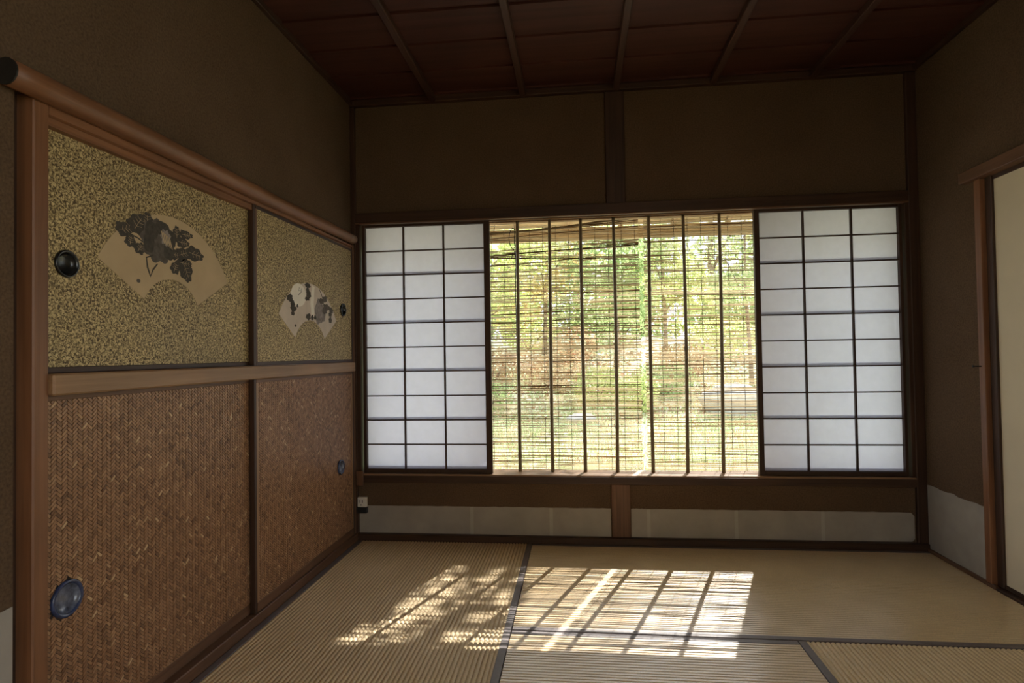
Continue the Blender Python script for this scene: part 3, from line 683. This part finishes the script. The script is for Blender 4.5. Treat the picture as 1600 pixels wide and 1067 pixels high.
# ------------------------------------------------------------------ shoji screens
def shoji(label, x0, x1, xs, st_l, st_r, yf):
    r = empty('paper_screen', ((x0 + x1) / 2, yf, ZS))
    tag(r, label, 'paper screen', 'sliding paper window screens')
    z0, z1 = ZS + 0.001, ZL - 0.0005; zb, zt = 0.3495, 1.579
    y0, y1 = yf, yf + 0.026
    obj('stile', box(x0, x0 + st_l, y0, y1, z0, z1, bev=0.0015), M['dark_z'], r)
    obj('stile', box(x1 - st_r, x1, y0, y1, z0, z1, bev=0.0015), M['dark_z'], r)
    obj('rail', box(x0 + st_l, x1 - st_r, y0, y1, z0, zb, bev=0.0015), M['dark_x'], r)
    obj('rail', box(x0 + st_l, x1 - st_r, y0, y1, zt, z1, bev=0.0015), M['dark_x'], r)
    hw = 0.0038
    for x in xs: obj('muntin', box(x - hw, x + hw, y0 + 0.004, y0 + 0.020, zb, zt, bev=0.0008), M['dark_z'], r)
    zz = [zb + (zt - zb) * k / 10 for k in range(11)]
    cols = [x0 + st_l] + list(xs) + [x1 - st_r]
    for z in zz[1:-1]:
        obj('muntin', box(x0 + st_l, x1 - st_r, y0 + 0.007, y0 + 0.020, z - 0.003, z + 0.003, bev=0.0006), M['dark_x'], r)
    yp = y0 + 0.0215
    for c in range(3):
        for k in range(10):
            bm = bmesh.new(); nx, nz = 6, 4
            xa, xb, za, zb2 = cols[c], cols[c + 1], zz[k], zz[k + 1]
            dy = R.uniform(-0.0006, 0.0006)
            gv = [[bm.verts.new((xa + (xb - xa) * i / nx, yp + (0 if i in (0, nx) or j in (0, nz) else dy + R.uniform(-0.0003, 0.0003)), za + (zb2 - za) * j / nz)) for i in range(nx + 1)] for j in range(nz + 1)]
            for j in range(nz):
                for i in range(nx): bm.faces.new((gv[j][i], gv[j][i + 1], gv[j + 1][i + 1], gv[j + 1][i]))
            # lapped edge of the next paper strip
            if k % 2 == 0:
                v = [bm.verts.new((x, yp + 0.0022, z)) for x, z in ((xa, za), (xb, za), (xb, za + 0.014), (xa, za + 0.014))]; bm.faces.new(v)
            obj('paper_pane', bm, M['paper'], r, smooth=True)
    return r
shoji('white paper screen with dark lattice slid against the closet corner', 0.068, 0.728, (0.2835, 0.4915), 0.016, 0.030, 0.0)
shoji('white paper screen with dark lattice on the cream door side', 2.003, 2.664, (2.228, 2.4445), 0.024, 0.014, 0.0)

# ------------------------------------------------------------------ bamboo grille poles
ords = ['first', 'second', 'third', 'fourth', 'fifth', 'sixth', 'seventh']
for k, x in enumerate((0.860, 1.024, 1.184, 1.346, 1.518, 1.686, 1.857)):
    zs, rs = [], []
    z = ZS - 0.002; nodes = []; zn = ZS + R.uniform(0.05, 0.25)
    while zn < ZL: nodes.append(zn); zn += R.uniform(0.20, 0.30)
    st = 90
    for i in range(st + 1):
        zz = ZS - 0.002 + (ZL + 0.006 - ZS) * i / st
        e = min([abs(zz - q) for q in nodes] + [1])
        zs.append(zz); rs.append(0.0095 - 0.0016 * i / st + (0.0018 * math.exp(-(e / 0.007) ** 2)))
    ph = R.uniform(0, 6); am = R.uniform(0.0015, 0.004)
    pts = [(x + am * math.sin(ph + z * 3), 0.070 + am * math.cos(ph + z * 2.4), z) for z in zs]
    o = obj('bamboo_pole', tube(bmesh.new(), pts, rs, 10), M['bamboo'], smooth=True, at=(x, 0.07, ZS))
    tag(o, '%s bamboo pole counted from the closet side of the open window' % ords[k], 'bamboo pole', 'bamboo poles of the window grille')

# ------------------------------------------------------------------ reed blinds outside
YB = 0.20
def blind(label, x0, x1, ztop0, ztop1, zbot, seed):
    rr = random.Random(seed)
    r = empty('reed_blind', ((x0 + x1) / 2, YB, zbot)); tag(r, label, 'blind', 'reed blinds hung outside the window')
    L = x1 - x0; xm = (x0 + x1) / 2
    protos = []
    for v in range(10):
        bm = bmesh.new(); n = 9; pa = rr.uniform(0, 6); am = rr.uniform(0.0006, 0.0022)
        pts = [(-L / 2 + rr.uniform(-0.004, 0.006) * (i == 0) + L * i / n, rr.uniform(-0.0006, 0.0006), am * math.sin(pa + i * 0.9) + rr.uniform(-0.0005, 0.0005)) for i in range(n + 1)]
        rad = rr.choice((0.0012, 0.0014, 0.0017, 0.0020, 0.0024, 0.0031))
        tube(bm, pts, [rad * rr.uniform(0.85, 1.15) for _ in pts], 5)
        me = bpy.data.meshes.new('slat'); bm.to_mesh(me); bm.free(); me.materials.append(M['reed']); protos.append(me)
    z = zbot; slope = (ztop1 - ztop0)
    nz = int((ztop0 - zbot) / 0.0057); k = 0
    for k in range(nz):
        f = k / (nz - 1)
        # rows tilt gradually into the slope of the hanging top edge
        zc = zbot + f * ((ztop0 + ztop1) / 2 - zbot) + rr.uniform(-0.0034, 0.0034)
        o = link('slat', rr.choice(protos), r, (0, rr.uniform(-0.0008, 0.0008), zc - zbot))
        o.rotation_euler = (0, -math.atan2(slope * f ** 3, L) + rr.gauss(0, 0.0030), rr.choice((0, math.pi)))
    nt = round(L / 0.071)
    for i in range(nt + 1):
        x = x0 + 0.02 + (L - 0.04) * i / nt
        zt = ztop0 + slope * (x - x0) / L
        pts = [(x + rr.uniform(-0.001, 0.001), YB + 0.0018 * (1 if j % 2 else -1), zbot + (zt - zbot) * j / 30) for j in range(31)]
        obj('thread', tube(bmesh.new(), pts, 0.0013, 5), M['thread'], r)
    # split bamboo bar at the top (sags a little) and at the foot
    pts = [(x0 + L * i / 16, YB - 0.002, ztop0 + slope * i / 16 - 0.012 * math.sin(math.pi * min(1, i / 12))) for i in range(17)]
    obj('top_bar', tube(bmesh.new(), pts, 0.0055, 8), M['bamboo'], r, smooth=True)
    obj('foot_bar', tube(bmesh.new(), [(x0, YB, zbot - 0.004), (x1, YB, zbot - 0.004)], 0.006, 8), M['bamboo'], r, smooth=True)
    # hanging loops
    for x in (x0 + L * 0.12, x0 + L * 0.88):
        zt = ztop0 + slope * (x - x0) / L
        obj('hanging_cord', tube(bmesh.new(), [(x, YB, zt), (x + 0.006, YB + 0.004, (zt + 1.66) / 2), (x, YB, 1.668)], 0.0016, 6), M['cord'], r)
    return r
blind('reed blind with a sagging top bar on the closet side of the open window', 0.62, 1.482, 1.566, 1.618, 0.20, 11)
blind('reed blind hanging straight on the cream door side of the open window', 1.506, 2.22, 1.640, 1.646, 0.20, 17)

# pull cord on the first pole
r = empty('pull_cord', (0.845, 0.115, 0.90)); tag(r, 'dark cord looped over the first bamboo pole of the window', 'cord')
obj('cord', tube(bmesh.new(), [(0.846, 0.112, 1.585), (0.842, 0.113, 1.50), (0.848, 0.115, 1.40), (0.843, 0.116, 1.25), (0.846, 0.116, 1.05), (0.845, 0.116, 0.915)], 0.0022, 6), M['cord'], r, smooth=True)
obj('cord', tube(bmesh.new(), [(0.853, 0.108, 1.585), (0.849, 0.108, 1.42), (0.852, 0.108, 1.2), (0.848, 0.109, 0.98), (0.849, 0.109, 0.92)], 0.0018, 6), M['cord'], r, smooth=True)
lp = [(0.836 + 0.020 * math.sin(t) * (0.4 + 0.6 * abs(math.sin(t))) , 0.100, 1.515 + 0.055 * math.cos(t)) for t in [2 * math.pi * i / 24 for i in range(25)]]
obj('loop', tube(bmesh.new(), lp, 0.0018, 6), M['cord'], r, smooth=True)
obj('loose_end', tube(bmesh.new(), [(0.838, 0.102, 1.462), (0.832, 0.103, 1.43), (0.824, 0.104, 1.408)], 0.0016, 6), M['cord'], r, smooth=True)
obj('loose_end', tube(bmesh.new(), [(0.838, 0.102, 1.462), (0.846, 0.103, 1.435), (0.850, 0.104, 1.42)], 0.0016, 6), M['cord'], r, smooth=True)

# ------------------------------------------------------------------ pent eave outside
eave = struct(empty('eave', (1.36, 0.3, 1.63)), 'pale board eave with rafters above the blinds')
def slope_box(bm, x0, x1, ya, za, yb, zb, th):
    vs = [bm.verts.new(p) for p in ((x0, ya, za), (x1, ya, za), (x1, yb, zb), (x0, yb, zb), (x0, ya, za + th), (x1, ya, za + th), (x1, yb, zb + th), (x0, yb, zb + th))]
    for f in ((3, 2, 1, 0), (4, 5, 6, 7), (0, 1, 5, 4), (1, 2, 6, 5), (2, 3, 7, 6), (3, 0, 4, 7)): bm.faces.new([vs[i] for i in f])
    return bm
EA, EB = (0.101, 1.735), (0.50, 1.628)
def ez(y): return EA[1] + (EB[1] - EA[1]) * (y - EA[0]) / (EB[0] - EA[0])
ys = [0.101, 0.165, 0.23, 0.295, 0.36, 0.43, 0.50]
for a, b in zip(ys, ys[1:]):
    obj('board', slope_box(bmesh.new(), -0.5, 3.3, a + 0.001, ez(a) + 0.020, b - 0.001, ez(b) + 0.020, 0.012), M['soffit'], eave)
for k in range(13):
    x = -0.36 + 0.295 * k
    obj('rafter', slope_box(bmesh.new(), x - 0.012, x + 0.012, 0.101, ez(0.101) - 0.004, 0.49, ez(0.49) - 0.004, 0.0235), M['rafter'], eave)
obj('fascia', box(-0.5, 3.3, 0.484, 0.496, 1.566, 1.640, bev=0.002), M['rafter'], eave)
for k in range(5):
    obj('lath', box(-0.5, 3.3, 0.472 + 0.001 * (k % 2), 0.4835, 1.565 + 0.0145 * k, 1.5785 + 0.0145 * k, bev=0.002), M['soffit'], eave)
obj('roof_cover', slope_box(bmesh.new(), -0.55, 3.35, 0.101, ez(0.101) + 0.034, 0.52, ez(0.52) + 0.034, 0.02), M['roof'], eave)
obj('outer_beam', box(-0.2, 2.95, 0.101, 0.118, 1.622, 1.70), M['brown_x'], eave)

# ------------------------------------------------------------------ garden
def leaves(name, blobs, size, mat, parent, seed, flat=False):
    rr = random.Random(seed); vs, fs, tint = [], [], []
    for (c, rad, n) in blobs:
        for _ in range(n):
            while True:
                p = Vector((rr.uniform(-1, 1), rr.uniform(-1, 1), rr.uniform(-1, 1)))
                if 0.12 < p.length_squared < 1: break
            q = Vector((c[0] + p.x * rad[0], c[1] + p.y * rad[1], c[2] + p.z * rad[2]))
            d = Vector((rr.gauss(0, 1), rr.gauss(0, 1), rr.gauss(0, 0.7))).normalized(); u = d.orthogonal().normalized()
            u = (u * math.cos(rr.uniform(0, 6.3)) + d.cross(u) * math.sin(rr.uniform(0, 6.3))).normalized(); v = d.cross(u)
            s = size * rr.uniform(0.6, 1.3); b = len(vs)
            vs += [tuple(q - u * s), tuple(q + v * s * 0.42 + d * s * 0.1), tuple(q + u * s), tuple(q - v * s * 0.42 + d * s * 0.1)]
            fs.append((b, b + 1, b + 2, b + 3)); tint.append(min(1, max(0, rr.gauss(0.5, 0.22))))
    me = bpy.data.meshes.new(name); me.from_pydata(vs, [], fs)
    at = me.attributes.new('tint', 'FLOAT', 'FACE'); at.data.foreach_set('value', tint); me.materials.append(mat)
    o = link(name, me, parent, tuple(-root_loc(parent)) if parent else (0, 0, 0)); o['kind'] = 'stuff'
    return o
def tree(label, base, h, tr, blobs, size, mat, seed, lean=(0, 0), cat='tree', group='garden trees seen through the blinds'):
    rr = random.Random(seed); x, y = base; z0 = gz(x, y) - 0.05
    r = empty('garden_tree', (x, y, z0)); tag(r, label, cat, group)
    pts = [(x + lean[0] * t + 0.05 * math.sin(t * 5 + seed), y + lean[1] * t, z0 + h * t) for t in [i / 8 for i in range(9)]]
    obj('trunk', tube(bmesh.new(), pts, [tr * (1.25 if i == 0 else 1 - 0.75 * i / 8) for i in range(9)], 9), M['bark'], r, smooth=True)
    for (c, rad, n) in blobs:
        i = min(7, max(2, int(8 * (c[2] - z0 - 0.4 * rad[2]) / h) - 1)); a = Vector(pts[i]); b = Vector(c)
        m = (a + b) / 2 + Vector((0, 0, 0.15))
        obj('branch', tube(bmesh.new(), [a, m, b], [tr * 0.4, tr * 0.28, tr * 0.1], 7), M['bark'], r, smooth=True)
    leaves('foliage', blobs, size, mat, r, seed)
    return r
def shrub(label, c, rad, n, size, mat, seed):
    x, y = c; z0 = gz(x, y) - 0.03
    r = empty('garden_shrub', (x, y, z0)); tag(r, label, 'shrub', 'low garden shrubs seen through the blinds')
    rr = random.Random(seed)
    bm = bmesh.new()
    for k in range(5):
        a = rr.uniform(0, 6.28); tube(bm, [(x, y, z0), (x + 0.3 * rad[0] * math.cos(a), y + 0.3 * rad[1] * math.sin(a), z0 + rad[2] * 0.6), (x + 0.7 * rad[0] * math.cos(a), y + 0.7 * rad[1] * math.sin(a), z0 + rad[2] * 1.3)], [0.02, 0.014, 0.006], 6)
    obj('stems', bm, M['bark'], r, smooth=True)
    leaves('foliage', [((x, y, z0 + rad[2]), rad, n)], size, mat, r, seed)
    return r
# unseen crowns shaped to keep sun off the paper screens; door side tree added
tree('tall garden tree with unseen crown shaped to shade the closet side paper screen', (-1.1, 5.6), 6.6, 0.13,
     [((1.45, 5.0, 5.9), (0.95, 0.9, 1.0), 4200), ((2.2, 5.0, 6.0), (0.28, 0.5, 1.2), 2400), ((2.66, 5.0, 5.7), (0.28, 0.5, 0.8), 240), ((0.9, 5.1, 5.6), (0.9, 0.8, 0.9), 3500), ((-0.9, 5.5, 6.2), (1.2, 1.0, 0.9), 900), ((-0.35, 5.2, 2.6), (0.55, 0.5, 0.45), 200)], 0.075, M['leaf_a'], 21, (0.5, -0.2))
tree('unseen garden tree added to shade the door side paper screen', (5.4, 5.6), 7.0, 0.13,
     [((4.65, 5.0, 6.0), (0.72, 0.9, 1.2), 6000), ((4.10, 5.0, 6.05), (0.24, 0.5, 1.3), 2600), ((5.6, 5.4, 6.6), (1.0, 1.0, 0.9), 900)], 0.075, M['leaf_b'], 22, (0.2, 0))
# trees in view
tree('yellow-green tree seen past the edge of the closet side screen', (-1.3, 10.6), 5.0, 0.07,
     [((-1.0, 10.4, 3.0), (1.3, 1.0, 0.9), 1200), ((0.1, 10.6, 3.5), (0.9, 0.9, 0.8), 800), ((-0.4, 10.2, 2.0), (0.8, 0.7, 0.5), 400)], 0.085, M['leaf_a'], 23)
tree('autumn tinted tree behind the second bamboo pole', (0.3, 13.2), 5.0, 0.06,
     [((0.2, 13.0, 3.3), (1.3, 1.0, 1.0), 1000), ((1.2, 13.1, 4.0), (1.0, 0.9, 0.8), 700), ((-0.6, 12.8, 2.2), (0.9, 0.8, 0.6), 500)], 0.10, M['leaf_c'], 24)
tree('green tree at the middle of the open window', (2.1, 12.0), 5.2, 0.065,
     [((1.8, 11.8, 3.2), (1.1, 1.0, 0.9), 1000), ((2.7, 12.0, 3.7), (0.9, 0.9, 0.8), 700), ((2.3, 11.6, 2.2), (0.8, 0.7, 0.5), 500)], 0.09, M['leaf_b'], 25)
tree('yellow-green tree behind the sixth bamboo pole', (3.4, 13.0), 5.0, 0.06,
     [((3.4, 12.8, 2.9), (1.1, 1.0, 0.8), 900), ((4.2, 13.0, 2.5), (0.9, 0.8, 0.6), 600), ((2.9, 12.9, 3.9), (1.0, 0.9, 0.6), 220)], 0.09, M['leaf_a'], 26)
tree('thin dark green tree seen past the edge of the door side screen', (5.0, 11.0), 5.0, 0.05,
     [((4.9, 10.8, 2.4), (0.8, 0.8, 0.5), 600), ((4.3, 10.9, 3.3), (0.7, 0.7, 0.4), 110)], 0.085, M['leaf_b'], 27)
for k, (x, y) in enumerate(((-4.2, 18.5), (-1.4, 19.5), (1.2, 19.0), (3.6, 20.0), (6.0, 19.0), (8.6, 19.5))):
    tree('tall tree, %s from the closet side along the far edge of the garden' % ords[k], (x, y), 7.2, 0.17,
         [((x, y, 3.6), (1.7, 1.2, 1.4), 380 if k in (2, 4) else 800), ((x + 0.9, y, 5.4), (1.2, 1.2, 0.8), 90 if k in (2, 3, 4) else 420), ((x - 0.9, y, 4.8), (1.2, 1.1, 0.9), 90 if k in (2, 3, 4) else 300), ((x, y - 0.3, 1.9), (1.6, 1.0, 0.9), 600)], 0.15, M['leaf_b' if k % 2 else 'leaf_a'], 30 + k,
         group='far trees seen through the blinds')
for (lab, c, rad, n, s, m, sd) in (
    ('round yellow-green shrub behind the third bamboo pole', (1.55, 9.6), (0.55, 0.5, 0.42), 900, 0.05, 'leaf_a', 51),
    ('rust brown shrub on the bank behind the second bamboo pole', (0.55, 10.6), (0.85, 0.6, 0.42), 1100, 0.055, 'litter', 52),
    ('low green shrub beside the edge of the closet side screen', (-0.75, 9.0), (0.6, 0.5, 0.40), 800, 0.05, 'leaf_b', 53),
    ('rust brown shrub beside the edge of the closet side screen', (-0.9, 11.0), (0.7, 0.6, 0.5), 800, 0.055, 'litter', 54),
    ('yellow-green shrub seen through the blind gap', (2.35, 9.2), (0.45, 0.45, 0.42), 800, 0.05, 'leaf_a', 55),
    ('low deep green shrub between fifth and sixth bamboo poles', (3.0, 10.2), (0.7, 0.5, 0.40), 800, 0.05, 'leaf_b', 56),
    ('pale green bank shrub behind the first bamboo pole', (-0.2, 13.6), (0.9, 0.6, 0.55), 900, 0.07, 'leaf_a', 58),
    ('deep green bank shrub behind the fourth bamboo pole', (2.1, 13.8), (1.0, 0.6, 0.55), 900, 0.07, 'leaf_b', 59),
    ('pale green bank shrub behind the seventh bamboo pole', (5.0, 13.4), (1.0, 0.6, 0.55), 900, 0.07, 'leaf_a', 60),
    ('rust brown bank shrub between second and third bamboo poles', (1.1, 12.2), (0.6, 0.5, 0.5), 700, 0.06, 'litter', 64),
    ('rust brown shrub behind the sixth bamboo pole', (3.6, 11.3), (0.6, 0.5, 0.45), 700, 0.055, 'litter', 57)):
    shrub(lab, c, rad, n, s, M[m], sd)
for (lab, c, rad, n, sd) in (
    ('dense hedge at the closet end of the garden boundary', (-3.2, 16.0), (2.6, 0.6, 1.3), 2600, 81),
    ('dense hedge across the middle of the garden boundary', (1.9, 16.4), (2.4, 0.6, 1.3), 2600, 82),
    ('dense hedge at the door end of the garden boundary', (6.9, 16.0), (2.5, 0.6, 1.3), 2600, 83)):
    shrub(lab, c, rad, n, 0.10, M['leaf_b'], sd)
# stones
def stone(label, x, y, rx, ry, rz, seed):
    rr = random.Random(seed); bm = bmesh.new(); bmesh.ops.create_icosphere(bm, subdivisions=3, radius=1)
    ph = [rr.uniform(0, 6) for _ in range(6)]
    for v in bm.verts:
        p = v.co.copy(); k = 1 + 0.10 * math.sin(3 * p.x + ph[0]) + 0.09 * math.sin(4 * p.y + ph[1]) + 0.08 * math.sin(5 * p.z + ph[2])
        v.co = Vector((x + p.x * rx * k, y + p.y * ry * k, gz(x, y) + rz * 0.45 + p.z * rz * k))
    o = obj('garden_stone', bm, M['stone'], smooth=True, at=(x, y, gz(x, y))); tag(o, label, 'stone', 'garden stones'); return o
stone('broad pale garden stone beyond the seventh bamboo pole', 4.2, 9.2, 0.75, 0.5, 0.38, 71)
stone('small grey garden stone on the bank behind the third bamboo pole', 1.2, 8.4, 0.24, 0.22, 0.14, 74)

def scatter(name, n, mat, seed, xr, yr, kind):
    rr = random.Random(seed); vs, fs, tint = [], [], []
    for _ in range(n):
        y = yr[0] + (yr[1] - yr[0]) * rr.random() ** 1.4; x = rr.uniform(xr[0] - (y - yr[0]) * 0.18, xr[1] + (y - yr[0]) * 0.28); z = gz(x, y); b = len(vs); a = rr.uniform(0, 6.28)
        if kind == 'grass':
            h = rr.uniform(0.05, 0.15); wd = rr.uniform(0.008, 0.016); cx, sy = math.cos(a), math.sin(a); lx, ly = rr.uniform(-0.05, 0.05), rr.uniform(-0.05, 0.05)
            vs += [(x - cx * wd, y - sy * wd, z - 0.01), (x + cx * wd, y + sy * wd, z - 0.01), (x + lx, y + ly, z + h)]; fs.append((b, b + 1, b + 2))
        else:
            s = rr.uniform(0.025, 0.06); t = rr.uniform(-0.6, 0.6)
            vs += [(x + s * math.cos(a + k * 1.57), y + s * 0.8 * math.sin(a + k * 1.57), z + 0.02 + 0.02 * math.sin(k * 1.57 + t)) for k in range(4)]; fs.append((b, b + 1, b + 2, b + 3))
        tint.append(min(1, max(0, rr.gauss(0.5, 0.25))))
    me = bpy.data.meshes.new(name); me.from_pydata(vs, [], fs)
    at = me.attributes.new('tint', 'FLOAT', 'FACE'); at.data.foreach_set('value', tint); me.materials.append(mat)
    o = link(name, me); o['kind'] = 'stuff'; return o
o = scatter('grass_blades', 26000, M['grass'], 61, (-0.8, 4.2), (3.2, 12.0), 'grass'); o['label'] = 'short yellow-green grass over the garden ground'; o['category'] = 'grass'
o = scatter('fallen_leaves', 9000, M['litter'], 62, (-0.8, 4.2), (3.2, 14.0), 'leaf'); o['label'] = 'brown and yellow fallen leaves over the garden ground'; o['category'] = 'fallen leaves'
